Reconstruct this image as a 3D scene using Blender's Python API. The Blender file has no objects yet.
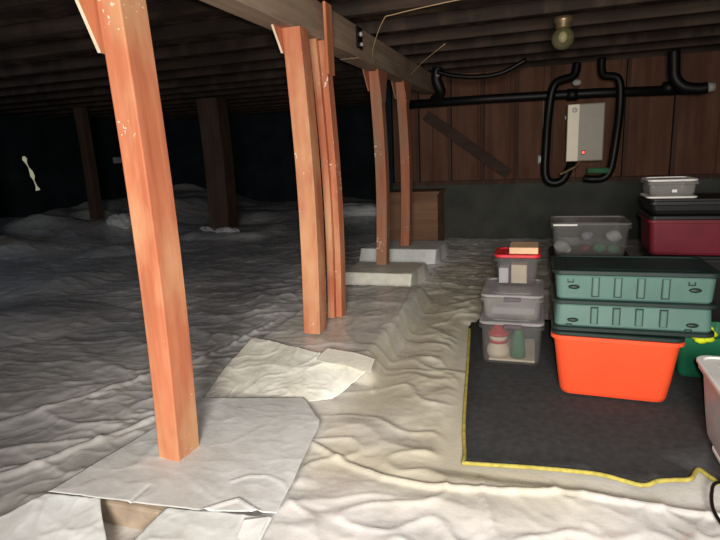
import bpy, bmesh, math, random
import numpy as np
from mathutils import Vector, Matrix
random.seed(7)
S = bpy.context.scene
COL = S.collection
PI = math.pi

# ------------------------------------------------------------------ noise
class Noise:
    def __init__(s, seed):
        r = np.random.RandomState(seed)
        s.p = r.permutation(256); s.p = np.concatenate([s.p, s.p])
        a = r.rand(256) * 2 * np.pi
        s.g = np.stack([np.cos(a), np.sin(a)], 1)
    def __call__(s, x, y):
        x = np.asarray(x, float); y = np.asarray(y, float)
        xi = np.floor(x).astype(int); yi = np.floor(y).astype(int)
        xf = x - xi; yf = y - yi
        u = xf*xf*xf*(xf*(xf*6-15)+10); v = yf*yf*yf*(yf*(yf*6-15)+10)
        def gr(a, b, dx, dy):
            h = s.p[(s.p[a & 255] + b) & 255]
            g = s.g[h]
            return g[..., 0]*dx + g[..., 1]*dy
        n00 = gr(xi, yi, xf, yf); n10 = gr(xi+1, yi, xf-1, yf)
        n01 = gr(xi, yi+1, xf, yf-1); n11 = gr(xi+1, yi+1, xf-1, yf-1)
        return (n00*(1-u)+n10*u)*(1-v)+(n01*(1-u)+n11*u)*v
N1, N2, N3, N4, N5, N6 = [Noise(i) for i in (3, 11, 23, 37, 41, 59)]

def facet(x, y, seed):
    """random heights joined by flat triangles: sharp creases between planes"""
    i = x + (x+y)*.366; j = y + (x+y)*.366
    a = np.floor(i).astype(int); b = np.floor(j).astype(int); u = i-a; v = j-b
    P = N1.p
    def h(p, q): return P[(P[(p+seed) & 255] + (q & 255)) & 255]/255. - .5
    h0 = h(a, b); h3 = h(a+1, b+1); lo = u > v
    h1 = np.where(lo, h(a+1, b), h(a, b+1))
    big = np.maximum(u, v); sml = np.minimum(u, v)
    return h0*(1-big) + h1*(big-sml) + h3*sml

def wrinkle(x, y):
    """creased poly sheeting, metres"""
    wx = x + .14*N1(x*1.3, y*1.3) + .05*N2(x*5, y*5)
    wy = y + .14*N3(x*1.3+9, y*1.3) + .05*N4(x*5, y*5+7)
    h = .022*N5(wx*.8, wy*.8)
    h = h + .022*facet(wx*1.6+.3*wy, wy*1.9, 3)
    h = h + .0125*facet(wx*4.2+wy*.9, wy*5.2-wx*1.3, 17)
    h = h + .0052*facet(wx*9+wy*3, wy*11-wx*2, 29)
    h = h + .0022*facet(wx*21-wy*5, wy*23+wx*4, 43)
    r1 = 1-np.abs(N6(wx*1.3+wy*.9, wy*1.7-wx*.7))*3.2
    h = h + .010*np.clip(r1, 0, 1)**3
    r2 = 1-np.abs(N2(wx*3.1-wy*1.4, wy*3.6+wx*1.2))*3.4
    h = h + .0105*np.clip(r2, 0, 1)**4
    m = np.clip(.5+1.4*N1(x*.8+4, y*.8), 0, 1)
    r3 = 1-np.abs(N3(wx*8+wy*3, wy*9-wx*2))*3.6
    h = h + .0058*np.clip(r3, 0, 1)**3*(.3+m)
    return h

def sm(a, b, x):
    t = np.clip((x-a)/(b-a), 0, 1); return t*t*(3-2*t)

# ------------------------------------------------------------------ materials
def new(name):
    m = bpy.data.materials.new(name); m.use_nodes = True
    nt = m.node_tree; b = nt.nodes['Principled BSDF']
    return m, nt, b
def N(nt, t, **k):
    n = nt.nodes.new(t)
    for a, v in k.items():
        if a in n.inputs: n.inputs[a].default_value = v
        else: setattr(n, a, v)
    return n
def lin(c):
    return tuple(((v/255)/12.92 if v/255 <= .04045 else ((v/255+.055)/1.055)**2.4) for v in c[:3]) + (1,)
def ramp(nt, fac, stops):
    r = nt.nodes.new('ShaderNodeValToRGB'); e = r.color_ramp.elements
    while len(e) < len(stops): e.new(.5)
    for i, (p, c) in enumerate(stops): e[i].position = p; e[i].color = c
    nt.links.new(fac, r.inputs[0]); return r.outputs[0]
def mix(nt, fac, a, b, mode='MIX'):
    n = nt.nodes.new('ShaderNodeMix'); n.data_type = 'RGBA'; n.blend_type = mode
    for s, v in ((0, fac), (6, a), (7, b)):
        if hasattr(v, 'is_linked') or hasattr(v, 'links'): nt.links.new(v, n.inputs[s])
        else: n.inputs[s].default_value = v
    return n.outputs[2]
def coords(nt, scale=(1, 1, 1), kind='Object', rot=(0, 0, 0)):
    t = nt.nodes.new('ShaderNodeTexCoord'); m = nt.nodes.new('ShaderNodeMapping')
    m.inputs['Scale'].default_value = scale; m.inputs['Rotation'].default_value = rot
    nt.links.new(t.outputs[kind], m.inputs[0]); return m.outputs[0]
def noise(nt, vec, scale, detail=4, rough=.5):
    n = N(nt, 'ShaderNodeTexNoise'); n.inputs['Scale'].default_value = scale
    n.inputs['Detail'].default_value = detail; n.inputs['Roughness'].default_value = rough
    nt.links.new(vec, n.inputs['Vector']); return n.outputs['Fac']
def bump(nt, b, h, strength=.3, dist=.01):
    n = N(nt, 'ShaderNodeBump'); n.inputs['Strength'].default_value = strength; n.inputs['Distance'].default_value = dist
    nt.links.new(h, n.inputs['Height']); nt.links.new(n.outputs[0], b.inputs['Normal'])

def wood(name, c1, c2, axis=2, rough=.7, specks=False, grain=1.0, spec=.3, c3=None):
    m, nt, b = new(name)
    sc = [26*grain]*3; sc[axis] = 1.6*grain
    v = coords(nt, sc)
    n1 = noise(nt, v, 1, 5, .6)
    sc2 = [3.]*3; sc2[axis] = .9
    n2 = noise(nt, coords(nt, sc2), 1.6, 3)
    col = ramp(nt, n1, [(.3, lin(c1)), (.7, lin(c2))])
    dk = ramp(nt, n2, [(.3, (.72, .66, .62, 1)), (.65, (1, 1, 1, 1))])
    col = mix(nt, 1.0, col, dk, 'MULTIPLY')
    if c3:
        n3 = noise(nt, coords(nt, (1, 1, .35)), c3[0], 4, .6)
        col = mix(nt, ramp(nt, n3, [(.46, (0, 0, 0, 1)), (.66, (1, 1, 1, 1))]), col, lin(c3[1]))
    if specks:
        s = noise(nt, coords(nt), 55, 2)
        big = noise(nt, coords(nt), 3.1, 1)
        mm = N(nt, 'ShaderNodeMath', operation='MULTIPLY'); nt.links.new(s, mm.inputs[0]); nt.links.new(big, mm.inputs[1])
        f = ramp(nt, mm.outputs[0], [(.415, (0, 0, 0, 1)), (.43, (1, 1, 1, 1))])
        col = mix(nt, f, col, lin((225, 205, 185)))
    nt.links.new(col, b.inputs['Base Color'])
    b.inputs['Roughness'].default_value = rough; b.inputs['Specular IOR Level'].default_value = spec
    bump(nt, b, n1, .25, .004)
    return m

def plain(name, c, rough=.5, spec=.5, metal=0, var=.12, scale=8, bumps=0):
    m, nt, b = new(name)
    n = noise(nt, coords(nt), scale, 4)
    L = lin(c)
    lo = tuple(v*(1-var) for v in L[:3])+(1,); hi = tuple(min(1, v*(1+var)) for v in L[:3])+(1,)
    nt.links.new(ramp(nt, n, [(.3, lo), (.7, hi)]), b.inputs['Base Color'])
    b.inputs['Roughness'].default_value = rough; b.inputs['Metallic'].default_value = metal
    b.inputs['Specular IOR Level'].default_value = spec
    if bumps: bump(nt, b, noise(nt, coords(nt), scale*12, 3), bumps, .003)
    return m

def sheet_mat(name, base, dusty, use_dust=False, rough=.42, tint=None):
    m, nt, b = new(name)
    v = coords(nt)
    a = noise(nt, v, 1.7, 5, .6); c = noise(nt, v, 14, 4, .6)
    col = ramp(nt, a, [(.35, lin(dusty)), (.62, lin(base))])
    col = mix(nt, .35, col, ramp(nt, c, [(.35, (.72, .70, .66, 1)), (.6, (1, 1, 1, 1))]), 'MULTIPLY')
    if use_dust:
        at = N(nt, 'ShaderNodeAttribute', attribute_name='dust')
        col = mix(nt, at.outputs['Fac'], col, mix(nt, a, lin((182, 174, 148)), lin((214, 208, 186))))
        at2 = N(nt, 'ShaderNodeAttribute', attribute_name='grey_tint')
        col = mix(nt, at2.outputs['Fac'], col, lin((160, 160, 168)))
    nt.links.new(col, b.inputs['Base Color'])
    nt.links.new(ramp(nt, c, [(.3, (rough-.08,)*3+(1,)), (.7, (rough+.12,)*3+(1,))]), b.inputs['Roughness'])
    b.inputs['Specular IOR Level'].default_value = .5
    bump(nt, b, noise(nt, v, 60, 3, .6), .25, .004)
    return m

def clear(name, tint=(.86, .87, .88), haze=.22, hazecol=(150, 148, 146), rough=.18):
    m, nt, b = new(name)
    b.inputs['Base Color'].default_value = lin(hazecol); b.inputs['Roughness'].default_value = rough
    n = noise(nt, coords(nt), 9, 3)
    t = N(nt, 'ShaderNodeBsdfTransparent'); t.inputs[0].default_value = tint+(1,)
    mx = N(nt, 'ShaderNodeMixShader')
    nt.links.new(ramp(nt, n, [(.3, (haze*.8,)*3+(1,)), (.7, (haze*1.2,)*3+(1,))]), mx.inputs[0])
    nt.links.new(t.outputs[0], mx.inputs[1]); nt.links.new(b.outputs[0], mx.inputs[2])
    nt.links.new(mx.outputs[0], nt.nodes['Material Output'].inputs[0])
    return m
def emis(name, c, s):
    m, nt, b = new(name); b.inputs['Base Color'].default_value = lin(c)
    b.inputs['Emission Color'].default_value = lin(c); b.inputs['Emission Strength'].default_value = s
    return m

M = dict(
    post=wood('post_wood', (184, 106, 76), (212, 136, 100), 2, .65, True, c3=(4.0, (210, 158, 118))),
    post2=wood('dull_post_wood', (164, 102, 78), (190, 126, 96), 2, .7, True, c3=(4.0, (150, 118, 96))),
    plate=wood('gusset_wood', (192, 118, 84), (226, 150, 110), 2, .65),
    edge=plain('ply_edge', (235, 210, 185), .7),
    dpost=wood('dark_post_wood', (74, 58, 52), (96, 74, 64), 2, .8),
    beam=wood('beam_wood', (146, 126, 108), (178, 156, 134), 1, .8),
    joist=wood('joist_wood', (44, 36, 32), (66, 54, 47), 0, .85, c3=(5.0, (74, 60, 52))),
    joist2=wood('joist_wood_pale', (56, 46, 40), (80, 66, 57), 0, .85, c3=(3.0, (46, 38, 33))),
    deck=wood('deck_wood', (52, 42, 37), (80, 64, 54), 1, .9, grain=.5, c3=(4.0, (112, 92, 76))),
    wall=wood('wall_board', (88, 60, 47), (114, 80, 62), 2, .85, grain=.4),
    stud=wood('stud_wood', (66, 48, 42), (88, 66, 56), 2, .85),
    brace=wood('brace_wood', (58, 44, 39), (76, 58, 50), 0, .85),
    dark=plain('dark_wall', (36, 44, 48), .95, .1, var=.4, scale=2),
    concrete=plain('concrete', (70, 72, 68), .9, .2, var=.25, scale=3, bumps=.3),
    tan=plain('tan_concrete', (176, 158, 138), .9, .2, var=.2, scale=20, bumps=.3),
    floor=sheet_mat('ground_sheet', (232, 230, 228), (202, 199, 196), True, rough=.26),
    sheet=sheet_mat('pad_sheet', (226, 228, 228), (206, 207, 204), rough=.5),
    sheet2=sheet_mat('pad_sheet_cream', (240, 240, 230), (212, 208, 192), rough=.4),
    thread=plain('white_thread', (246, 244, 240), .5),
    blanket=plain('blanket_fabric', (66, 67, 68), .95, .1, var=.18, scale=30, bumps=.6),
    binding=plain('blanket_binding', (176, 164, 84), .9, .1, var=.25, scale=40),
    orange=plain('orange_plastic', (238, 84, 48), .38, .4, var=.06, scale=5),
    green=plain('green_plastic', (78, 110, 102), .4, .5, var=.1, scale=6),
    dgreen=plain('dark_green_plastic', (26, 42, 40), .5, .4, var=.15),
    green2=plain('bright_green_plastic', (26, 100, 70), .45, .4),
    lime=plain('lime_fabric', (206, 222, 40), .6, .3),
    black=plain('black_plastic', (18, 18, 19), .5, .4),
    pipe=plain('black_pipe', (12, 12, 12), .5, .35),
    rubber=plain('black_rubber', (10, 10, 10), .45, .3),
    clear=clear('clear_plastic', haze=.13),
    clear2=clear('cloudy_plastic', (.9, .9, .9), .26, (170, 166, 164), .25),
    clear3=clear('milky_plastic', (.92, .92, .92), .5, (226, 222, 220), .3),
    rim=clear('pale_rim_plastic', (.8, .8, .8), .5, (190, 186, 188), .3),
    white=plain('white_plastic', (225, 224, 220), .4),
    red=plain('red_plastic', (200, 40, 48), .45),
    dred=plain('dark_red_plastic', (105, 28, 42), .5, .3),
    cream=plain('cream_cloth', (232, 214, 184), .8),
    gdeco=plain('green_felt', (66, 120, 84), .9),
    kraft=wood('box_board', (122, 92, 70), (150, 114, 88), 0, .8, grain=.6),
    tanbox=plain('tan_card', (214, 178, 140), .7),
    latch=plain('smoky_latch', (84, 74, 80), .4),
    pink=plain('pink_cloth', (236, 120, 150), .7),
    grey=plain('grey_cloth', (150, 150, 158), .8),
    heater=plain('heater_grey', (158, 150, 136), .45, .5, var=.04),
    heater2=plain('heater_cream', (246, 236, 206), .4, .5, var=.03),
    twine=plain('twine', (190, 160, 120), .8),
    glass=clear('globe_glass', (.8, .8, .7), .3, (150, 146, 110), .1),
    brass=plain('aged_brass', (150, 130, 100), .4, .5, .7),
    yellow=plain('yellow_wood', (205, 170, 80), .7),
    foil=plain('crinkled_foil', (236, 236, 214), .3, .8, .3),
    paleg=plain('pale_grey', (170, 170, 165), .6),
    led=emis('red_led', (255, 60, 50), 6.0),
    day=emis('daylight', (226, 224, 190), .3),
    dot=emis('daylight_dot', (225, 235, 240), 1.6),
)

# ------------------------------------------------------------------ mesh helpers
def link(name, bm, mat, parent=None, smooth=False):
    me = bpy.data.meshes.new(name); bm.normal_update(); bm.to_mesh(me); bm.free()
    mats = mat if isinstance(mat, (list, tuple)) else [mat]
    for mm in mats: me.materials.append(mm)
    if smooth:
        for p in me.polygons: p.use_smooth = True
    o = bpy.data.objects.new(name, me); COL.objects.link(o)
    if parent is not None:
        o.parent = parent; o.matrix_parent_inverse = Matrix.Translation(-parent.location) if parent.type == 'EMPTY' and not parent.parent else Matrix()
    return o
def thing(name, label, cat, loc=(0, 0, 0), group=None):
    o = bpy.data.objects.new(name, None); COL.objects.link(o); o.location = loc; o.empty_display_size = .1
    o['label'] = label; o['category'] = cat
    if group: o['group'] = group
    return o
def tag(o, label, cat, group=None):
    o['label'] = label; o['category'] = cat
    if group: o['group'] = group
    return o
def struct(o):
    o['kind'] = 'structure'; return o
def box(bm, x0, x1, y0, y1, z0, z1, bev=.0, seg=2):
    r = bmesh.ops.create_cube(bm, size=1)
    vs = r['verts']
    for v in vs:
        v.co = Vector(((x0+x1)/2+v.co.x*(x1-x0), (y0+y1)/2+v.co.y*(y1-y0), (z0+z1)/2+v.co.z*(z1-z0)))
    if bev > 0:
        es = list({e for v in vs for e in v.link_edges})
        bmesh.ops.bevel(bm, geom=es, offset=bev, segments=seg, affect='EDGES', profile=.5)
    return bm
def B(*a, **k):
    return box(bmesh.new(), *a, **k)
def loopz(bm, cx, cy, hx, hy, r, z, n=5):
    vs = []; r = min(r, hx*.98, hy*.98)
    for (sx, sy, a0) in ((1, 1, 0), (-1, 1, 90), (-1, -1, 180), (1, -1, 270)):
        for i in range(n+1):
            a = math.radians(a0+90*i/n)
            vs.append(bm.verts.new((cx+sx*(hx-r)+r*math.cos(a), cy+sy*(hy-r)+r*math.sin(a), z)))
    return vs
def loft(bm, loops, cap0=True, cap1=True):
    for a, b in zip(loops, loops[1:]):
        n = len(a)
        for i in range(n): bm.faces.new((a[i], a[(i+1) % n], b[(i+1) % n], b[i]))
    if cap0: bm.faces.new(list(reversed(loops[0])))
    if cap1: bm.faces.new(loops[-1])
def rprofile(bm, cx, cy, prof):
    """prof: list of (hx, hy, r, z); closed solid"""
    loft(bm, [loopz(bm, cx, cy, *[p[0], p[1], p[2], p[3]]) for p in prof])
    return bm
def tote_bm(x0, x1, y0, y1, z0, z1, tap=.03, r=.035, t=.004, lip=.012):
    cx, cy, hx, hy = (x0+x1)/2, (y0+y1)/2, (x1-x0)/2, (y1-y0)/2
    h = z1-z0
    pr = [(hx-tap-.02, hy-tap-.02, r*.8, z0), (hx-tap-.006, hy-tap-.006, r, z0+.006), (hx-tap, hy-tap, r, z0+.022)]
    for k in (.35, .7): pr.append((hx-tap*(1-k), hy-tap*(1-k), r, z0+h*k))
    pr += [(hx-.002, hy-.002, r, z1-.022), (hx+lip, hy+lip, r, z1-.018), (hx+lip, hy+lip, r, z1), (hx-t, hy-t, r, z1), (hx-t-.002, hy-t-.002, r, z1-.03)]
    for k in (.7, .35): pr.append((hx-tap*(1-k)-t, hy-tap*(1-k)-t, r, z0+h*k))
    pr += [(hx-tap-t, hy-tap-t, r, z0+.022), (hx-tap-.02, hy-tap-.02, r*.8, z0+t+.002)]
    return rprofile(bmesh.new(), cx, cy, pr)
def lid_bm(x0, x1, y0, y1, z0, h=.02, over=.012, r=.04, rim=.006):
    cx, cy, hx, hy = (x0+x1)/2, (y0+y1)/2, (x1-x0)/2+over, (y1-y0)/2+over
    pr = [(hx-.004, hy-.004, r, z0), (hx, hy, r, z0+.004), (hx, hy, r, z0+h-.003), (hx-.004, hy-.004, r, z0+h), (hx-.018, hy-.018, r, z0+h),
          (hx-.022, hy-.022, r, z0+h-rim), (hx-.06, hy-.06, r, z0+h-rim), (hx-.065, hy-.065, r, z0+h-rim+.003)]
    return rprofile(bmesh.new(), cx, cy, pr)
def tube_bm(pts, rad, n=10, smoothn=6, bm=None):
    bm = bm or bmesh.new()
    P = [Vector(p) for p in pts]
    if smoothn and len(P) > 2:
        Q = []
        for i in range(len(P)-1):
            p0 = P[max(i-1, 0)]; p1 = P[i]; p2 = P[i+1]; p3 = P[min(i+2, len(P)-1)]
            for k in range(smoothn):
                t = k/smoothn
                Q.append(.5*((2*p1)+(p2-p0)*t+(2*p0-5*p1+4*p2-p3)*t*t+(3*p1-p0-3*p2+p3)*t**3))
        Q.append(P[-1]); P = Q
    prev = None; up = Vector((0, 0, 1)); loops = []
    for i, p in enumerate(P):
        d = (P[min(i+1, len(P)-1)]-P[max(i-1, 0)]).normalized()
        if prev is None:
            s = d.cross(up)
            if s.length < .05: s = d.cross(Vector((1, 0, 0)))
        else:
            s = prev - d*prev.dot(d)
        s.normalize(); prev = s; u = s.cross(d)
        rr = rad[min(i, len(rad)-1)] if isinstance(rad, (list, tuple)) else rad
        loops.append([bm.verts.new(p+(s*math.cos(2*PI*k/n)+u*math.sin(2*PI*k/n))*rr) for k in range(n)])
    loft(bm, loops); return bm
def lathe(bm, cx, cy, prof, n=20):
    loops = [[bm.verts.new((cx+r*math.cos(2*PI*k/n), cy+r*math.sin(2*PI*k/n), z)) for k in range(n)] for r, z in prof]
    loft(bm, loops); return bm
def blob(bm, c, r, sc=(1, 1, 1), sub=3, amp=0., seed=0):
    ret = bmesh.ops.create_icosphere(bm, subdivisions=sub, radius=1)
    for v in ret['verts']:
        k = 1+amp*float(N1(v.co.x*2+seed+v.co.z, v.co.y*2+seed*1.7-v.co.z))
        v.co = Vector((c[0]+v.co.x*r*sc[0]*k, c[1]+v.co.y*r*sc[1]*k, c[2]+v.co.z*r*sc[2]*k))
    return bm
def grid_mesh(name, X, Y, Z, mat, parent=None, dust=None, grey_tint=None, thick=0, uvclosed=False):
    ny, nx = X.shape
    co = np.stack([X, Y, Z], -1).reshape(-1, 3)
    idx = np.arange(nx*ny).reshape(ny, nx)
    f = np.stack([idx[:-1, :-1], idx[:-1, 1:], idx[1:, 1:], idx[1:, :-1]], -1).reshape(-1, 4)
    me = bpy.data.meshes.new(name)
    me.vertices.add(len(co)); me.vertices.foreach_set('co', co.astype(np.float32).ravel())
    me.loops.add(f.size); me.loops.foreach_set('vertex_index', f.astype(np.int32).ravel())
    me.polygons.add(len(f)); me.polygons.foreach_set('loop_start', np.arange(0, f.size, 4, dtype=np.int32))
    me.update(calc_edges=True)
    me.polygons.foreach_set('use_smooth', np.ones(len(f), bool))
    me.materials.append(mat)
    for nm, a in (('dust', dust), ('grey_tint', grey_tint)):
        if a is not None:
            at = me.attributes.new(nm, 'FLOAT', 'POINT'); at.data.foreach_set('value', a.astype(np.float32).ravel())
    me.validate()
    o = bpy.data.objects.new(name, me); COL.objects.link(o)
    if parent is not None:
        o.parent = parent; o.matrix_parent_inverse = Matrix.Translation(-parent.location)
    if thick:
        s = o.modifiers.new('thickness', 'SOLIDIFY'); s.thickness = thick; s.offset = 1
    return o
def patch(name, a, b, c, d, mat, parent=None, n=60, m=50, bulge=(0, 0, 0, 0), tent=None, amp=1., zmin=None, crease=None, thick=.0015, seed=0, edge=.012):
    """bilinear quad a(0,0) b(1,0) c(1,1) d(0,1), edges ab, bc, cd, da bulged outward"""
    u, v = np.meshgrid(np.linspace(0, 1, n), np.linspace(0, 1, m))
    a, b, c, d = map(np.array, (a, b, c, d))
    w = lambda k: k[..., None]
    P = w((1-u)*(1-v))*a + w(u*(1-v))*b + w(u*v)*c + w((1-u)*v)*d
    cen = (a+b+c+d)/4
    for k, (p, q, e, t) in enumerate(((a, b, (1-v), u), (b, c, u, v), (c, d, v, 1-u), (d, a, (1-u), 1-v))):
        mid = (p+q)/2-cen; mid = mid/np.linalg.norm(mid); mid[2] = 0
        sh = 4*t*(1-t) if not tent else np.clip(np.minimum(t/tent, (1-t)/(1-tent))*1.08, 0, 1)
        P = P + w(e**2*sh*bulge[k])*mid
    # ragged edges
    e1 = edge*N2(P[..., 0]*6+seed, P[..., 1]*6)
    P[..., 0] += e1; P[..., 1] += edge*N3(P[..., 0]*6, P[..., 1]*6+seed)
    z = P[..., 2] + amp*(wrinkle(P[..., 0]*1.7+seed, P[..., 1]*1.7+seed)*.55-.012)
    if crease is not None: z = z + crease(P[..., 0], P[..., 1])
    if zmin is not None: z = np.maximum(z, zmin)
    return grid_mesh(name, P[..., 0], P[..., 1], z, mat, parent, thick=thick)
def segd(x, y, pts):
    """distance to a polyline"""
    d = np.full(np.shape(x), 1e9)
    for (x0, y0), (x1, y1) in zip(pts, pts[1:]):
        L = (x1-x0)**2+(y1-y0)**2
        t = np.clip(((x-x0)*(x1-x0)+(y-y0)*(y1-y0))/L, 0, 1)
        d = np.minimum(d, np.hypot(x-x0-t*(x1-x0), y-y0-t*(y1-y0)))
    return d

# ------------------------------------------------------------------ ground sheet (floor)
xs = np.concatenate([np.arange(-9.2, -2.4, .030), np.arange(-2.4, 1.2, .0115), np.arange(1.2, 3.0, .04)])
ys = [.35]
while ys[-1] < 11.6: ys.append(ys[-1] + min(.010*max(1, ys[-1]/2.2), .035))
ys = np.array(ys)
GX, GY = np.meshgrid(xs, ys)
def rect_mask(x, y, x0, x1, y0, y1, s):
    return sm(x0-s, x0, x)*(1-sm(x1, x1+s, x))*sm(y0-s, y0, y)*(1-sm(y1, y1+s, y))
def floor_h(x, y):
    h = wrinkle(x, y)+.012
    flat = np.maximum(rect_mask(x, y, -.33, 1.5, 1.93, 4.6, .10), rect_mask(x, y, -.45, .2, 2.9, 3.7, .08))
    h = h*(1-flat) - .004*flat
    h = h*(1-.55*rect_mask(x, y, -1.7, -.75, 2.3, 4.4, .15))*(1-.35*sm(-1.8, -3.0, x))
    h = h*(1-.8*rect_mask(x, y, -1.5, -1.0, 1.3, 2.1, .15))
    # wrapped footings: sheet rides up and over the concrete pads
    h = h + .125*rect_mask(x, y, -1.62, -.90, 2.66, 4.2, .11)
    h = h + .02*rect_mask(x, y, -1.75, -.95, 2.34, 2.7, .16)*(1-rect_mask(x, y, -1.62, -.86, 2.66, 4.2, .14))
    h = h + .07*rect_mask(x, y, -1.45, -1.15, 1.45, 1.95, .12)
    # sheet is tucked flat under the near pad front
    h = h + .085*rect_mask(x, y, -5.2, -4.2, 7.3, 8.1, .35)
    # long tucks across the right half
    seam = [(-.95, 1.97), (-.72, 1.85), (-.54, 1.78), (-.36, 1.77), (-.14, 1.79), (.1, 1.84), (.26, 1.84), (.7, 1.85)]
    ds = segd(x, y, seam)
    h = h + .016*np.exp(-(ds/.014)**2)
    h = h + .009*np.exp(-(segd(x, y, [(-.80, 2.50), (-.86, 3.2), (-.95, 4.2)])/.012)**2)
    h = h + .014*np.exp(-(segd(x, y, [(-2.9, 1.2), (-2.4, 1.9), (-2.0, 2.7), (-1.9, 3.5)])/.022)**2)
    h = h + .016*np.exp(-(segd(x, y, [(-2.2, 1.1), (-1.9, 1.7), (-1.55, 2.3)])/.018)**2)
    # berm on the left and at the far back
    bank = sm(-6.1, -7.6, x)
    h = h + .30*bank*(1+.9*N4(x*.9, y*1.1)) 
    h = h + .15*sm(8.6, 10.6, y)*sm(-1.9, -2.6, x)
    h = h + .05*np.clip(N6(x*.8+2, y*.8), 0, 1)*sm(-2.4, -4.5, x)*4
    return h
FH = floor_h(GX, GY)
dust = np.clip(sm(-1.1, -.7, GX)*(1-sm(-.1, .4, GX))*sm(1.5, 1.9, GY)*(1-sm(5.0, 7.2, GY))*(.85+.9*N1(GX*2.3, GY*2.3)), 0, .8)
dust = np.maximum(dust, .45*rect_mask(GX, GY, -1.5, -.9, 2.9, 4.3, .15)*np.clip(.7+N2(GX*4, GY*4), 0, 1))
grey_tint = np.clip(sm(-1.75, -2.5, GX)*(.55+.9*N5(GX*1.1, GY*1.1)), 0, .85)  # turns the left part of the sheet cooler grey, unevenly
struct(grid_mesh('floor', GX, GY, FH, M['floor'], dust=dust, grey_tint=grey_tint))

# ------------------------------------------------------------------ shell
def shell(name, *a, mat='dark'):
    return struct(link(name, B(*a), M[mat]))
# back wall: concrete stem wall with boarded stud wall over it
struct(link('wall_back', B(-1.9, 2.5, 7.3, 7.5, -.2, .76), M['concrete']))
bm = bmesh.new(); x = -1.9; 
while x < 2.5:
    w = random.choice((.40, .46, .54, .6)); w = min(w, 2.5-x)
    box(bm, x+.002, x+w-.003, 7.38+random.uniform(0, .012), 7.48, .74, 2.45); x += w
struct(link('wall_back_boards', bm, M['wall']))
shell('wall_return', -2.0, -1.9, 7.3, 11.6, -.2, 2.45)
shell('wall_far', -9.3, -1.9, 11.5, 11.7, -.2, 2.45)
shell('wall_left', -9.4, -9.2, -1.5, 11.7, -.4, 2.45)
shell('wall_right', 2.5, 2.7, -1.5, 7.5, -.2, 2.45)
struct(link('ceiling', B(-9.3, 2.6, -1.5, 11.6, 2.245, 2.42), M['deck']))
struct(link('trim_sill_plate', B(-1.9, 2.5, 7.28, 7.38, .74, .79), M['stud']))

g = 'ceiling joists running across the crawl space'
k = 0; y = .2
while y < 11.3:
    jy = y+random.uniform(-.05, .05); jw = random.choice((.04, .045, .085))
    bm = B(-9.2, 2.5, jy, jy+jw, 2.15, 2.243, bev=.003, seg=1)
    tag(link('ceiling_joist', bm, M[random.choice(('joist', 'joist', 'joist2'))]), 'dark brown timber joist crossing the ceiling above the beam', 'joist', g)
    y += .60; k += 1
for n, x in enumerate((-1.55, -1.12, -.70, -.28, .14, .98, 1.5, 2.1)):
    tag(link('wall_stud', B(x-.022, x+.022, 7.28, 7.38, .79, 2.15, bev=.003, seg=1), M['stud']),
        'upright brown wall stud against the back wall boards', 'stud', 'studs of the back wall')
# diagonal brace
def bar(p, q, w, h, bev=.003):
    p = Vector(p); q = Vector(q); d = q-p; L = d.length
    bm = B(-w/2, w/2, -h/2, h/2, 0, L, bev=bev, seg=1)
    m = d.to_track_quat('Z', 'Y').to_matrix().to_4x4(); m.translation = p
    bmesh.ops.transform(bm, matrix=m, verts=bm.verts); return bm
tag(link('diagonal_brace', bar((-1.42, 7.264, 1.66), (-.36, 7.264, .86), .03, .13), M['brace']), 'slanting wooden brace across the back wall boards', 'brace')
tag(link('plywood_box', box(B(-1.80, -1.17, 6.62, 7.1, 0.0, .70, bev=.006), -1.82, -1.15, 6.61, 7.11, .68, .715, bev=.004), M['kraft']),
    'brown plywood box standing behind the last post against the back wall', 'box')

# main beam
bt = thing('support_beam', 'heavy brown timber beam carried by the row of posts', 'beam', (-1.375, 3.5, 1.93))
link('timber', B(-1.45, -1.30, -.6, 4.10, 1.93, 2.15, bev=.005), M['beam'], bt)
link('timber', B(-1.455, -1.305, 4.10, 7.37, 1.925, 2.15, bev=.005), M['beam'], bt)

# ------------------------------------------------------------------ posts
def y0_edge(y): return y < 4
def gusset(xa, xb, yc, hy, z0, zt, z1, flare, parent, mat='plate'):
    """trapezoid plate, thin in x: narrow at z0, flaring to full width at z1"""
    bm = bmesh.new()
    prof = [(yc-hy, z0), (yc+hy, z0), (yc+hy+flare, zt), (yc+hy+flare, z1), (yc-hy-flare, z1), (yc-hy-flare, zt)]
    A = [bm.verts.new((xa, y, z)) for y, z in prof]; C = [bm.verts.new((xb, y, z)) for y, z in prof]
    n = len(prof)
    f1 = bm.faces.new(A); f2 = bm.faces.new(list(reversed(C)))
    for i in range(n):
        f = bm.faces.new((A[i], C[i], C[(i+1) % n], A[(i+1) % n])); f.material_index = 1
    bmesh.ops.recalc_face_normals(bm, faces=bm.faces)
    return link('gusset_plate', bm, [M[mat], M['edge' if mat == 'plate' and y0_edge(yc) else mat]], parent)
def post_bm(x0, x1, y0, y1, z0, z1, lean=(0, 0), bev=.005, wob=.002):
    bm = bmesh.new(); loops = []
    n = 14
    for i in range(n+1):
        t = i/n; z = z0+(z1-z0)*t
        dx = lean[0]*t+.024*math.sin(PI*t)+wob*math.sin(t*5+x0*9); dy = lean[1]*t+wob*math.cos(t*4+y0*5)
        loops.append(loopz(bm, (x0+x1)/2+dx, (y0+y1)/2+dy, (x1-x0)/2, (y1-y0)/2, bev, z, 2))
    loft(bm, loops); return bm
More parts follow.
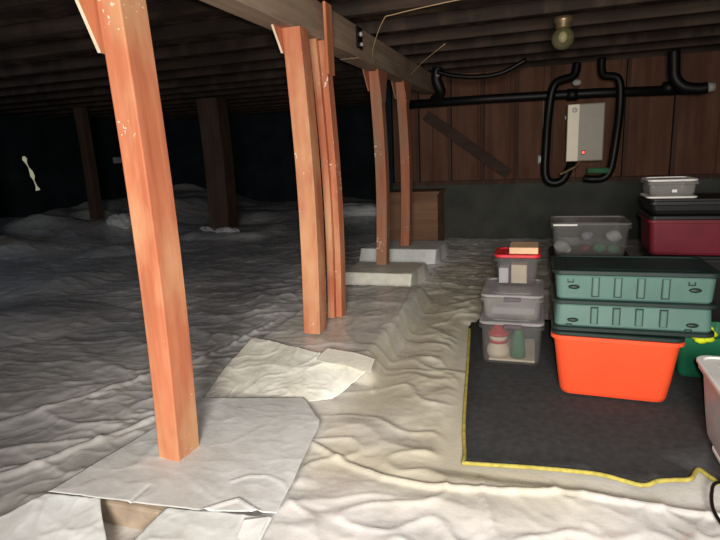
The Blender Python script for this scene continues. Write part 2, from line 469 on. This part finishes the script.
def post(x0, x1, y0, y1, z0, label, z1=1.93, lean=(0, 0), gl=None, gr=None, mat='post', extra=None):
    t = thing('support_post', label, 'post', ((x0+x1)/2, (y0+y1)/2, z0))
    link('shaft', post_bm(x0, x1, y0, y1, z0, z1, lean), M[mat], t)
    yc = (y0+y1)/2+lean[1]; hy = (y1-y0)/2
    lx = lean[0]
    if gl: gusset(x0+lx-.014, x0+lx-.001, yc, hy, gl[0], gl[1], gl[2], gl[3], t, 'plate' if mat == 'post' else 'post2')
    if gr: gusset(x1+lx+.001, x1+lx+.014, yc, hy, gr[0], gr[1], gr[2], gr[3], t, 'plate' if mat == 'post' else 'post2')
    if extra: extra(t)
    return t
post(-1.367, -1.275, 1.53, 1.665, .105, 'thick orange-stained post nearest the camera on a square plastic-covered pad', gl=(1.60, 1.93, 2.0, .15))
post(-1.372, -1.262, 2.93, 3.05, .15, 'orange-stained post left of its close twin, second from the camera', gl=(1.80, 1.93, 2.0, .10))
def strap(t):
    link('strap_board', B(-1.268, -1.250, 3.31, 3.42, 1.72, 2.14, bev=.003, seg=1), M['plate'], t)
    link('side_board', post_bm(-1.300, -1.258, 3.315, 3.41, .14, 1.92, (-.012, 0)), M['post'], t)
post(-1.350, -1.302, 3.29, 3.38, .14, 'doubled orange-brown post close behind the right side of the second post', lean=(-.012, 0), extra=strap)
post(-1.45, -1.35, 4.83, 4.95, .175, 'brown post with flared top plates on the far white-covered block', gl=(1.76, 1.93, 2.02, .14), gr=(1.66, 1.93, 2.0, .10), mat='post2')
post(-1.45, -1.35, 5.80, 5.94, .185, 'slim brown post furthest along the beam, before the plywood box', gl=(1.76, 1.93, 2.02, .14), gr=(1.72, 1.93, 2.0, .12), mat='post2')
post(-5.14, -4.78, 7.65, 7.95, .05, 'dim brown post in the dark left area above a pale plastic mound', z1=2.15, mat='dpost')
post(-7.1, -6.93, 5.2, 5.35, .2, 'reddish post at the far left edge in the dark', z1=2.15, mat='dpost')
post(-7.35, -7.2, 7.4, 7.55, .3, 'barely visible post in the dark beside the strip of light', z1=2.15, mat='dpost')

# ------------------------------------------------------------------ pad under the nearest post
pt = thing('footing_pad', 'square concrete footing draped in smooth grey-white sheet under the nearest post', 'footing', (-1.2, 1.6, 0))
link('concrete_block', B(-1.50, -1.17, 1.30, 1.75, -.02, .088, bev=.01), M['tan'], pt)
def cr(x, y):
    arc = [(-1.03, 1.50), (-.99, 1.555), (-.93, 1.58), (-.86, 1.565), (-.80, 1.51)]
    tri = [(-1.05, 1.29), (-1.0, 1.36), (-.95, 1.415), (-.86, 1.38), (-.78, 1.33)]
    h = .0045*np.exp(-(segd(x, y, arc)/.006)**2)
    h = h + .008*np.exp(-(segd(x, y, tri)/.007)**2)
    h = h - .006*np.exp(-(segd(x, y, [(-1.27, 1.21), (-1.28, 1.36)])/.005)**2)
    h = h + .004*np.exp(-(segd(x, y, [(-1.40, 1.45), (-1.48, 1.99)])/.02)**2)
    return h
patch('top_sheet', (-1.56, 1.21, .165), (-.80, 1.40, .085), (-1.09, 2.27, .06), (-1.50, 2.03, .13), M['sheet'], pt, n=110, m=110,
      bulge=(.02, .10, 0, 0), tent=.70, amp=.25, zmin=.03, crease=cr, seed=2, edge=.004)
# skirts of the lower sheet against the block
patch('skirt_sheet', (-1.86, 1.0, .045), (-1.10, .98, .035), (-1.40, 1.265, .135), (-1.60, 1.235, .140), M['sheet'], pt, amp=.7, zmin=.012, seed=5)
patch('skirt_sheet', (-1.22, .97, .055), (-.76, 1.02, .035), (-.82, 1.395, .080), (-1.16, 1.315, .110), M['sheet'], pt, amp=.6, zmin=.012, seed=8)
# shadowed flap
patch('fold_flap', (-.88, 1.18, .04), (-.82, 1.16, .05), (-.815, 1.38, .085), (-.89, 1.34, .09), M['sheet'], pt, amp=.2, zmin=.012, seed=3, n=24, m=30)

# sheets folded over the second footing
o = patch('folded_sheet', (-1.62, 2.20, .045), (-.95, 2.33, .045), (-.79, 2.48, .165), (-1.64, 2.78, .17), M['sheet2'], amp=.8, zmin=.03, n=110, m=70, seed=21, bulge=(.05, .0, .0, .02))
tag(o, 'creamy white sheet folded over the front of the pad below the paired posts', 'plastic sheet')
o = patch('torn_sheet', (-1.10, 2.50, .165), (-.775, 2.43, .150), (-.785, 2.53, .182), (-1.10, 2.63, .19), M['sheet2'], amp=.2, zmin=.05, n=60, m=40, seed=31, edge=.03)
tag(o, 'ragged bright flap of sheet at the right corner of the middle pad', 'plastic sheet')

def wrapped(x0, x1, y0, y1, z1, label, seed, mat='sheet2'):
    t = thing('wrapped_footing', label, 'footing', ((x0+x1)/2, (y0+y1)/2, 0))
    link('concrete_block', B(x0+.02, x1-.02, y0+.02, y1-.02, -.02, z1-.02, bev=.01), M['tan'], t)
    patch('top_sheet', (x0-.02, y0-.02, z1+.005), (x1+.01, y0-.01, z1+.005), (x1+.02, y1, z1), (x0, y1, z1), M[mat], t, amp=.35, zmin=z1-.012, seed=seed)
    patch('front_sheet', (x0-.03, y0-.05, .02), (x1-.01, y0-.06, .02), (x1, y0-.015, z1+.002), (x0-.01, y0-.018, z1+.002), M[mat], t, amp=.2, seed=seed+1)
    patch('side_sheet', (x1-.005, y0-.065, .02), (x1+.06, y1, .02), (x1+.018, y1, z1), (x1+.004, y0-.02, z1+.003), M[mat], t, amp=.3, seed=seed+2)
    return t
wrapped(-1.70, -1.04, 4.56, 5.05, .16, 'white sheet-wrapped block under the fourth post of the row', 41)
wrapped(-1.86, -1.02, 5.68, 6.25, .17, 'long pale wrapped block under the last post of the row', 51, 'sheet')

# ------------------------------------------------------------------ moving blanket
bp = [(-.43, 3.64), (-.37, 3.04), (-.30, 2.31), (-.262, 2.03), (-.256, 1.945), (-.25, 1.94), (-.24, 1.942), (-.12, 1.955), (.03, 1.975), (.14, 1.985), (.25, 1.985), (.38, 1.955), (.44, 1.99), (.50, 2.01),
      (.555, 2.03), (.585, 2.09), (.605, 2.12), (.63, 2.06), (.66, 2.02), (.80, 1.98), (1.2, 1.95)]
bt = thing('moving_blanket', 'charcoal moving blanket with yellow stitched edge spread under the totes', 'blanket', (.4, 2.8, .01))
def smooth_poly(p, n=6):
    P = [Vector((a, b, 0)) for a, b in p]; Q = []
    for i in range(len(P)-1):
        p0 = P[max(i-1, 0)]; p1 = P[i]; p2 = P[i+1]; p3 = P[min(i+2, len(P)-1)]
        for k in range(n):
            t = k/n; Q.append(.5*((2*p1)+(p2-p0)*t+(2*p0-5*p1+4*p2-p3)*t*t+(3*p1-p0-3*p2+p3)*t**3))
    Q.append(P[-1]); return [(q.x, q.y) for q in Q]
out = smooth_poly(bp) 
def bz(x, y):
    e = float(sm(.12, 0, segd(np.array(x), np.array(y), [(-.25, 1.945), (.25, 1.985), (.56, 2.03), (1.2, 1.95)])))
    return .009+.010*e+.005*float(N2(x*3, y*3))*(1 if y < 2.5 else .2)
bm = bmesh.new()
outer = out+[(1.3, 3.9), (-.44, 3.9)]
fr = [bm.verts.new((x, y, bz(x, y))) for x, y in outer]
f = bm.faces.new(fr)
bmesh.ops.triangulate(bm, faces=[f])
for _ in range(3):
    bmesh.ops.subdivide_edges(bm, edges=[e for e in bm.edges if e.calc_length() > .08], cuts=1)
    bmesh.ops.triangulate(bm, faces=bm.faces)
for v in bm.verts: v.co.z = bz(v.co.x, v.co.y)
bo = link('quilted_cloth', bm, M['blanket'], bt, True)
s = bo.modifiers.new('t', 'SOLIDIFY'); s.thickness = .006; s.offset = -1
link('yellow_binding', tube_bm([(x, y, bz(x, y)+.002) for x, y in out], .0085, 8, 1), M['binding'], bt, True)

# ------------------------------------------------------------------ totes
def tote(name, label, x0, x1, y0, y1, z0, z1, mat, lid=None, lidh=.02, tap=.03, r=.035, cat='storage tote', group=None, over=.01, lname='lid', clipm=None):
    t = thing(name, label, cat, ((x0+x1)/2, (y0+y1)/2, z0), group)
    link('body', tote_bm(x0, x1, y0, y1, z0, z1, tap, r), M[mat], t)
    if lid: link(lname, lid_bm(x0, x1, y0, y1, z1+.001, lidh, over), M[lid], t)
    if clipm:
        for xx in (x0-.004-over, x1+over-.004):
            link('latch', B(xx, xx+.008, (y0+y1)/2-.04, (y0+y1)/2+.04, z1-.03, z1+.015, bev=.002, seg=1), M[clipm], t)
    return t
t = tote('storage_tote', 'bright orange tote on the charcoal blanket under the green cases', .095, .645, 2.625, 2.99, .016, .338, 'orange', 'dgreen', .02, tap=.036, r=.05)
t.rotation_euler.z = math.radians(-2.5)

def case(label, z0, z1, flip):
    x0, x1, y0, y1 = .09, .755, 2.64, 2.99
    t = thing('storage_case', label, 'storage case', ((x0+x1)/2, (y0+y1)/2, z0), 'shallow green cases stacked on the orange tote')
    h = z1-z0; cx, cy, hx, hy = (x0+x1)/2, (y0+y1)/2, (x1-x0)/2, (y1-y0)/2
    fa, fb = (.008, .002) if not flip else (.002, .008)   # inset at bottom / top
    pr = [(hx-fa-.004, hy-fa-.004, .024, z0+.022), (hx-fa, hy-fa, .024, z0+.030), (hx-fb, hy-fb, .024, z1-.008), (hx-fb-.006, hy-fb-.006, .035, z1)]
    link('body', rprofile(bmesh.new(), cx, cy, pr), M['green'], t)
    link('rim', rprofile(bmesh.new(), cx, cy, [(hx+.006, hy+.006, .04, z0), (hx+.012, hy+.012, .04, z0+.004), (hx+.012, hy+.012, .04, z0+.018), (hx+.004, hy+.004, .04, z0+.0225)]), M['dgreen'], t)
    yf = y0+.010
    za, zb = z0+.038, z1-.010
    for px in (.265, .36, .455, .555):
        bm = bmesh.new(); w = .017; e = .004
        yy = y0+.0015
        box(bm, px-w, px-w+e, yy-.004, yy+.02, za, zb); box(bm, px+w-e, px+w, yy-.004, yy+.02, za, zb)
        if not flip: box(bm, px-w+e, px+w-e, yy-.004, yy+.02, za, za+e)
        else: box(bm, px-w+e, px+w-e, yy-.004, yy+.02, zb-e, zb)
        link('rib_shade', bm, M['dgreen'], t)  # dark green outline, shading around the rib put into colour
        link('rib_face', B(px-w+e, px+w-e, yy-.007, yy+.018, za+(e if not flip else 0), zb-(e if flip else 0), bev=.003, seg=1), M['green'], t)
    for hxp in (.172, .672):
        zz = (z0+z1)/2+(.012 if not flip else -.012)
        bm = bmesh.new()
        bmesh.ops.create_uvsphere(bm, u_segments=16, v_segments=8, radius=1)
        for v in bm.verts: v.co = Vector((hxp+v.co.x*.026, y0+.004+v.co.y*.012, zz+v.co.z*.011))
        link('handle_slot', bm, M['dgreen'], t)
        z2 = zz+(.03 if not flip else -.026); bm = bmesh.new()
        for a in (-.03, -.006): box(bm, hxp+a, hxp+a+.004, y0-.006, y0+.02, z2-.008, z2+.008)
        box(bm, hxp-.026, hxp-.006, y0-.006, y0+.02, z2+(.004 if flip else -.008), z2+(.008 if flip else -.004))
        link('catch', bm, M['dgreen'], t)
    return t, (cx, cy, hx, hy)
case('lower shallow ribbed green case resting directly on the orange tote', .362, .492, True)
t, (cx, cy, hx, hy) = case('upper shallow ribbed green case with dark lid, topmost of the stack', .494, .636, False)
link('lid', lid_bm(.09, .755, 2.64, 2.99, .637, .022, .014), M['dgreen'], t)

t = tote('storage_bin', 'small green bin on the floor behind the orange tote, lime bow on top', .70, .98, 2.98, 3.25, .016, .25, 'green2', None, tap=.02, cat='storage bin')
bm = bmesh.new()
for i in range(7):
    a = i*2*PI/7
    blob(bm, (.80+.035*math.cos(a), 2.96+.03*math.sin(a)*.6, .275+.028*math.sin(a)), .026, (1.2, .8, .7), 2, .5, i)
blob(bm, (.80, 2.945, .275), .022, (1, 1, 1), 2, .3, 9)
tag(link('gift_bow', bm, M['lime'], None, True), 'lime yellow-green bow above the small green bin', 'bow')

# clear stack on the left of the blanket
t = tote('clear_tote', 'bottom clear tote of the left stack, holding a snowman and green tree', -.292, .042, 2.985, 3.40, .016, .255, 'clear', 'rim', .018, tap=.010, r=.03)
link('latch', B(-.165, -.065, 2.958, 2.974, .242, .265, bev=.003, seg=1), M['latch'], t)
t = tote('clear_tote', 'middle clear tote of the left stack, nearly empty and cloudy', -.285, .035, 3.0, 3.40, .276, .410, 'clear2', 'rim', .016, tap=.008, r=.03)
link('latch', B(-.165, -.075, 2.975, 2.990, .395, .418, bev=.003, seg=1), M['latch'], t)
t = tote('clear_tote', 'small clear tote with red lid at the top of the left stack', -.225, .015, 3.18, 3.41, .430, .600, 'clear', 'red', .02, tap=.012, r=.025)
bm = B(-.15, .01, 3.18, 3.38, .624, .662, bev=.004)
tag(link('flat_box', bm, M['tanbox']), 'flat tan cardboard box lying on the red-lidded tote', 'box')
for (a, b, c, d, z0, z1, m, lb) in ((-.14, -.05, 3.23, 3.33, .437, .55, 'cream', 'cream carton inside the red-lidded tote, in its middle'), (-.21, -.155, 3.23, 3.33, .437, .53, 'white', 'small white carton inside the red-lidded tote, at its left'),
                                    ):
    tag(link('small_carton', B(a, b, c, d, z0, z1, bev=.005), M[m]), lb, 'box')
bm = B(-.24, .0, 3.08, 3.34, .287, .33, bev=.01)
tag(link('folded_cloth', bm, M['grey']), 'folded grey cloth lying in the middle clear tote', 'cloth')
# snowman
sn = thing('snowman_figure', 'cream snowman figure with red hat inside the bottom clear tote', 'figurine', (-.20, 3.08, .03))
bm = bmesh.new(); lathe(bm, -.20, 3.08, [(.01, .036), (.055, .038), (.066, .065), (.060, .10), (.042, .122), (.040, .132), (.052, .15), (.048, .175), (.03, .19), (.005, .195)], 20)
link('body', bm, M['cream'], sn, True)
bm = bmesh.new(); lathe(bm, -.20, 3.08, [(.02, .166), (.060, .168), (.060, .184), (.048, .188), (.036, .205), (.018, .226), (.004, .232)], 20)
link('hat', bm, M['red'], sn, True)
bm = bmesh.new(); lathe(bm, -.20, 3.08, [(.02, .120), (.052, .123), (.052, .138), (.02, .141)], 20)
link('scarf', bm, M['red'], sn, True)
tr = thing('felt_tree', 'green felt cone tree beside the snowman in the clear tote', 'decoration', (-.10, 3.08, .03))
bm = bmesh.new(); lathe(bm, -.088, 3.08, [(.01, .036), (.043, .038), (.040, .09), (.032, .16), (.018, .205), (.004, .215)], 18)
link('cone', bm, M['gdeco'], tr, True)
tag(link('tissue_lining', B(-.25, .005, 3.03, 3.36, .0225, .035, bev=.004), M['cream']), 'pale lining paper on the bottom of the snowman tote', 'paper')

# back right stacks
tote('storage_tote', 'black tote beneath the clear tote with mixed contents', .10, .60, 3.95, 4.35, .0, .44, 'black', 'black', .02, tap=.03)
t = tote('clear_tote', 'wide clear tote of mixed small items behind the green cases', .10, .59, 3.92, 4.30, .462, .68, 'clear', 'clear2', .018, tap=.02)
link('rim_glint', B(.105, .26, 3.896, 3.904, .682, .694, bev=.002, seg=1), M['white'], t)  # white bar stands in for the flash highlight along the rim
items = [(.17, .56, 'paleg', .05, 'pale grey lump at the lower left of the wide clear tote'), (.20, .51, 'cream', .03, 'cream bundle at the bottom left of the wide clear tote'),
         (.33, .60, 'grey', .035, 'grey ball in the middle of the wide clear tote'), (.32, .53, 'dred', .035, 'dark red ball in the middle of the wide clear tote'),
         (.41, .55, 'gdeco', .04, 'green ball in the wide clear tote'), (.50, .60, 'paleg', .045, 'pale round item at the upper right of the wide clear tote'), (.50, .52, 'gdeco', .035, 'green item at the lower right of the wide clear tote')]
for i, (x, z, m, r, lb) in enumerate(items):
    z = .475 + r if z < .58 else z
    tag(link('packed_item', blob(bmesh.new(), (x, 4.0, z), r, (1.1, .9, .9), 3, .35, i), M[m], None, True), lb, 'packed item')
tote('storage_tote', 'black tote under the dark red tote at the right', .74, 1.30, 3.93, 4.35, .0, .46, 'black', 'black', .02, tap=.03)
tote('storage_tote', 'dark red tote stacked at the right behind the green cases', .70, 1.32, 3.90, 4.30, .483, .72, 'dred', 'black', .025, tap=.015)
tote('storage_tote', 'low black tote lying on the dark red tote', .70, 1.30, 3.92, 4.30, .748, .835, 'black', 'black', .018, tap=.01)
t = tote('clear_tote', 'small clear box with white lid and base, highest at the right', .685, .955, 3.93, 4.2, .866, .962, 'clear2', 'white', .014, tap=.006, r=.02)
link('base_tray', lid_bm(.69, .95, 3.935, 4.195, .856, .013, .016, .03, .0), M['white'], t)
link('latch', B(.81, .84, 3.90, 3.915, .895, .915, bev=.002, seg=1), M['white'], t)

# right foreground tote
t = tote('clear_tote', 'large clear tote with white rim at the right edge, pink and grey contents', .645, 1.12, 1.86, 2.38, .043, .35, 'clear3', None, tap=.03, r=.04)
link('rim', lid_bm(.645, 1.12, 1.86, 2.38, .351, .018, .02, .045), M['white'], t)
tag(link('tote_lid', lid_bm(.70, 1.11, 1.80, 2.27, .0235, .018, .02), M['white']), 'white tote lid lying under the large clear tote at the right', 'lid')
for i, (x, y, z, r, m, lb) in enumerate([(.79, 2.22, .14, .075, 'pink', 'pink cloth bundle low in the large clear tote'), (.78, 2.16, .25, .06, 'grey', 'grey cloth bundle near the wall of the large clear tote'),
                                      (.95, 2.25, .26, .075, 'cream', 'cream cloth bundle in the large clear tote behind the grey one'), (.95, 2.04, .15, .08, 'paleg', 'pale grey bundle at the bottom of the large clear tote')]):
    tag(link('cloth_bundle', blob(bmesh.new(), (x, y, z), r, (1, 1, .95), 4, .5, i*3+1), M[m], None, True), lb, 'cloth bundle')
tag(link('power_cable', tube_bm([(.64, 1.66, .03), (.59, 1.74, .035), (.575, 1.83, .04), (.595, 1.93, .045), (.635, 2.01, .035), (.72, 2.02, .035)], .006, 8), M['rubber'], None, True),
    'thin black cable looped on the floor in the lower right corner', 'cable')

# ------------------------------------------------------------------ water heater and pipes
ht = thing('water_heater', 'wall-mounted pale grey tankless water heater with glowing red display', 'water heater', (.51, 7.1, 1.0))
link('casing', B(.305, .715, 7.02, 7.26, 1.0, 1.66, bev=.015), M['heater'], ht)
link('side_panel', B(.31, .44, 7.0, 7.03, 1.005, 1.655, bev=.006), M['heater2'], ht)
link('display', B(.475, .515, 7.005, 7.025, 1.08, 1.125, bev=.003), M['rubber'], ht)
link('display_light', B(.484, .506, 6.999, 7.006, 1.09, 1.115), M['led'], ht)
bm = bmesh.new(); blob(bm, (.385, 7.0, 1.59), .03, (1, .5, 1), 3)
link('panel_glint', bm, M['white'], ht, True)  # white bump modelled in place of the round highlight on the panel
link('mounting_bracket', B(.29, .73, 7.26, 7.30, 1.5, 1.54), M['paleg'], ht)
hs = thing('flexible_hose', 'black hose looping down the left side of the water heater', 'hose', (.2, 7.1, 1.2))
link('tube', tube_bm([(.40, 7.12, 2.12), (.36, 7.1, 1.98), (.16, 7.05, 1.90), (.10, 7.05, 1.60), (.08, 7.01, 1.2), (.08, 7.0, .86), (.15, 7.0, .76), (.27, 7.0, .78), (.34, 7.02, .90), (.38, 7.08, 1.0)], .05, 12), M['rubber'], hs, True)
hs = thing('flexible_hose', 'black hose looping down the right side of the water heater', 'hose', (.8, 7.1, 1.2))
link('tube', tube_bm([(.66, 7.12, 2.15), (.68, 7.1, 1.97), (.84, 7.05, 1.90), (.87, 7.05, 1.60), (.84, 7.01, 1.2), (.80, 7.0, .90), (.73, 7.0, .80), (.60, 7.0, .79), (.52, 7.02, .80)], .045, 12), M['rubber'], hs, True)
pp = thing('drain_pipe', 'black drain pipe running level across the back wall', 'pipe', (0, 7.1, 1.78))
link('tube', tube_bm([(-1.66, 7.20, 1.80), (-.6, 7.20, 1.80), (.6, 7.20, 1.78), (1.66, 7.20, 1.74)], .055, 14, 0), M['pipe'], pp, True)
for x in (.30, 1.32):
    bm = bmesh.new(); tube_bm([(x, 7.20, 1.78), (x+.12, 7.20, 1.778)], .07, 14, 0, bm); link('coupling', bm, M['pipe'], pp, True)
link('clean_out_cap', blob(bmesh.new(), (.40, 7.07, 1.90), .045, (1.1, .6, .8), 3), M['paleg'], pp, True)
pp = thing('drain_pipe', 'black vertical drain elbow at the upper right of the back wall', 'pipe', (1.5, 7.0, 1.9))
link('tube', tube_bm([(1.36, 6.95, 2.14), (1.37, 6.95, 2.0), (1.39, 6.95, 1.86), (1.48, 6.95, 1.76), (1.62, 6.95, 1.73), (1.70, 6.95, 1.735)], .06, 14), M['pipe'], pp, True)
link('white_fitting', tube_bm([(1.70, 6.95, 1.735), (1.77, 6.95, 1.735)], .05, 14, 0), M['paleg'], pp, True)
pp = thing('drain_pipe', 'black elbow pipe hanging behind the end of the beam', 'pipe', (-1.2, 6.6, 2.0))
link('tube', tube_bm([(-1.12, 6.5, 2.13), (-1.14, 6.5, 2.0), (-1.10, 6.55, 1.86), (-1.2, 6.7, 1.80)], .06, 14), M['pipe'], pp, True)
link('white_fitting', blob(bmesh.new(), (-1.11, 6.42, 2.06), .028, (1, 1, 1.4), 3), M['paleg'], pp, True)
tag(link('sagging_cable', tube_bm([(-1.1, 6.3, 2.06), (-.9, 6.3, 2.0), (-.65, 6.3, 1.97), (-.4, 6.3, 1.99), (-.15, 6.3, 2.1)], .025, 8), M['rubber'], None, True), 'thick black cable sagging below the joists near the back wall', 'cable')
tag(link('water_pipe', tube_bm([(.55, 6.98, .89), (.78, 6.98, .885)], .035, 12, 0), M['gdeco'], None, True), 'short greenish pipe under the water heater', 'pipe')
tag(link('copper_pipe', tube_bm([(.24, 6.9, .86), (.33, 6.92, .90), (.44, 6.95, .96), (.46, 7.05, 1.0)], .015, 10, 4), M['brass'], None, True), 'thin copper pipe slanting below the water heater', 'pipe')
t = thing('wall_outlet', 'small white electrical outlet on the wall left of the water heater', 'outlet', (.02, 7.36, 1.02))
link('cover_plate', B(-.01, .055, 7.345, 7.379, .98, 1.08, bev=.004), M['paleg'], t); link('socket', B(.008, .037, 7.341, 7.346, 1.0, 1.06, bev=.002, seg=1), M['white'], t)
t = thing('ceiling_globe_light', 'unlit round glass globe light hanging from the ceiling joists', 'ceiling light', (.15, 4.7, 2.15))
link('globe', blob(bmesh.new(), (.15, 4.62, 2.0), .082, (1, 1, 1), 4), M['glass'], t, True)
link('bulb', blob(bmesh.new(), (.15, 4.62, 2.01), .032, (1, 1, 1.3), 3), M['cream'], t, True)
bm = bmesh.new(); lathe(bm, .15, 4.62, [(.05, 2.07), (.055, 2.075), (.055, 2.1), (.07, 2.12), (.07, 2.149)], 20); link('fixture_base', bm, M['brass'], t, True)

# twine, hanging bracket, odds and ends on the ceiling
tag(link('twine', tube_bm([(-1.285, 4.45, 1.93), (-1.22, 4.2, 1.99), (-1.05, 3.9, 2.12), (-.95, 3.85, 2.14), (-.5, 3.7, 2.142), (0, 3.62, 2.143)], .0035, 6, 5), M['twine'], None, True), 'pale twine looping from the beam up and along the joists', 'string')
tag(link('twine', tube_bm([(-1.29, 5.7, 1.95), (-1.05, 5.25, 2.02), (-.78, 4.9, 2.10)], .0035, 6, 3), M['twine'], None, True), 'short straight twine from the beam end to a joist', 'string')
t = thing('metal_hanger', 'dark metal hanger strap bolted to the side of the beam', 'bracket', (-1.28, 4.1, 2.1))
link('strap', B(-1.298, -1.285, 4.04, 4.16, 1.99, 2.14, bev=.002, seg=1), M['rubber'], t)
link('bolt', blob(bmesh.new(), (-1.278, 4.1, 2.09), .018, (.8, 1, 1), 2), M['paleg'], t, True)
link('bolt', blob(bmesh.new(), (-1.278, 4.11, 2.02), .015, (.8, 1, 1), 2), M['paleg'], t, True)
tag(link('wood_shim', B(-.32, -.10, 3.42, 3.44, 2.125, 2.149), M['yellow']), 'yellow wooden shim stuck under the ceiling joists', 'shim')

# left side glints
bm = bmesh.new(); 
cpts = [(-8.9, 7.66, 1.42), (-8.9, 7.69, 1.30), (-8.9, 7.76, 1.14), (-8.9, 7.79, .98), (-8.9, 7.84, .80)]
tube_bm([Vector(p) for p in cpts], [.018, .04, .014, .006, .03, .036, .008, .012, .04, .02], 8, 2, bm)
tag(link('daylight_gap', bm, M['day'], None, True), 'thin crooked gap of daylight in the dark left side', 'wall gap')
tag(link('daylight_hole', blob(bmesh.new(), (-5.1, 11.47, 1.12), .035, (1, .5, 1.2), 2), M['dot'], None, True), 'tiny bright dot of daylight in the dark far wall', 'wall hole')
tag(link('wall_vent', B(-7.5, -7.2, 8.3, 8.34, 1.22, 1.33, bev=.01), M['grey']), 'small pale block in the dark beyond the left post', 'vent')
for c, rr, sc, sd, lb in (((-6.75, 7.5, .25), .20, (1.3, .9, .9), 4, 'rounded pale plastic bulge in the dark left corner'),
                          ((-5.14, 7.5, .05), .16, (1.0, .7, .8), 14, 'left of two pale plastic mounds below the dark left post'),
                          ((-4.66, 7.42, .05), .18, (1.1, .7, .85), 24, 'right of two pale plastic mounds below the dark left post'),
                          ((-3.3, 9.6, .15), .3, (1.8, .8, .6), 34, 'low pale mound of sheet at the far end of the dark left area')):
    tag(link('plastic_mound', blob(bmesh.new(), c, rr, (sc[0]*1.15, sc[1], sc[2]*.7), 4, .6, sd), M['sheet'], None, True), lb, 'plastic sheet')

# ------------------------------------------------------------------ light
def lamp(name, kind, loc, energy, col, aim=None, **k):
    l = bpy.data.lights.new(name, kind); l.energy = energy; l.color = col
    for a, v in k.items(): setattr(l, a, v)
    o = bpy.data.objects.new(name, l); COL.objects.link(o); o.location = loc
    if aim is not None: o.rotation_euler = (Vector(aim)-Vector(loc)).to_track_quat('-Z', 'Y').to_euler()
    return o
lamp('phone_flash', 'SPOT', (.04, -.02, 1.30), 150, (1.0, .95, .90), (-.5, 5, .35), spot_size=math.radians(105), spot_blend=1.0, shadow_soft_size=.02)
lamp('rear_fill', 'AREA', (.25, -1.3, 1.55), 84, (1.0, .93, .84), (-.5, 3.6, .1), shape='DISK', size=.8, spread=math.radians(125))  # soft light added behind the camera to even out the flash falloff
lamp('left_fill', 'AREA', (-6.8, 2.2, 1.9), 9, (.62, .82, 1.0), (-5.5, 8.0, .6), shape='DISK', size=.8)  # added cool fill that lifts the dark left area
w = bpy.data.worlds.new('world'); S.world = w; w.use_nodes = True
w.node_tree.nodes['Background'].inputs[0].default_value = (.5, .65, .8, 1); w.node_tree.nodes['Background'].inputs[1].default_value = .12

# ------------------------------------------------------------------ camera
cd = bpy.data.cameras.new('camera'); cam = bpy.data.objects.new('camera', cd); COL.objects.link(cam)
cd.sensor_width = 36; cd.lens = 540/720*36; cd.clip_start = .02
p, yw, rl = map(math.radians, (12.5, 18.5, 2.7))
F = Vector((-math.sin(yw)*math.cos(p), math.cos(yw)*math.cos(p), -math.sin(p)))
R = Vector((math.cos(yw), math.sin(yw), 0)); U = R.cross(F)
R2 = R*math.cos(rl)-U*math.sin(rl); U2 = U*math.cos(rl)+R*math.sin(rl)
mt = Matrix((R2, U2, -F)).transposed().to_4x4(); mt.translation = Vector((0, 0, 1.25))
cam.matrix_world = mt
S.camera = cam
S.view_settings.view_transform = 'Standard'; S.view_settings.look = 'None'; S.view_settings.gamma = 1
S.view_settings.exposure = 0.08; S.view_settings.use_curve_mapping = False
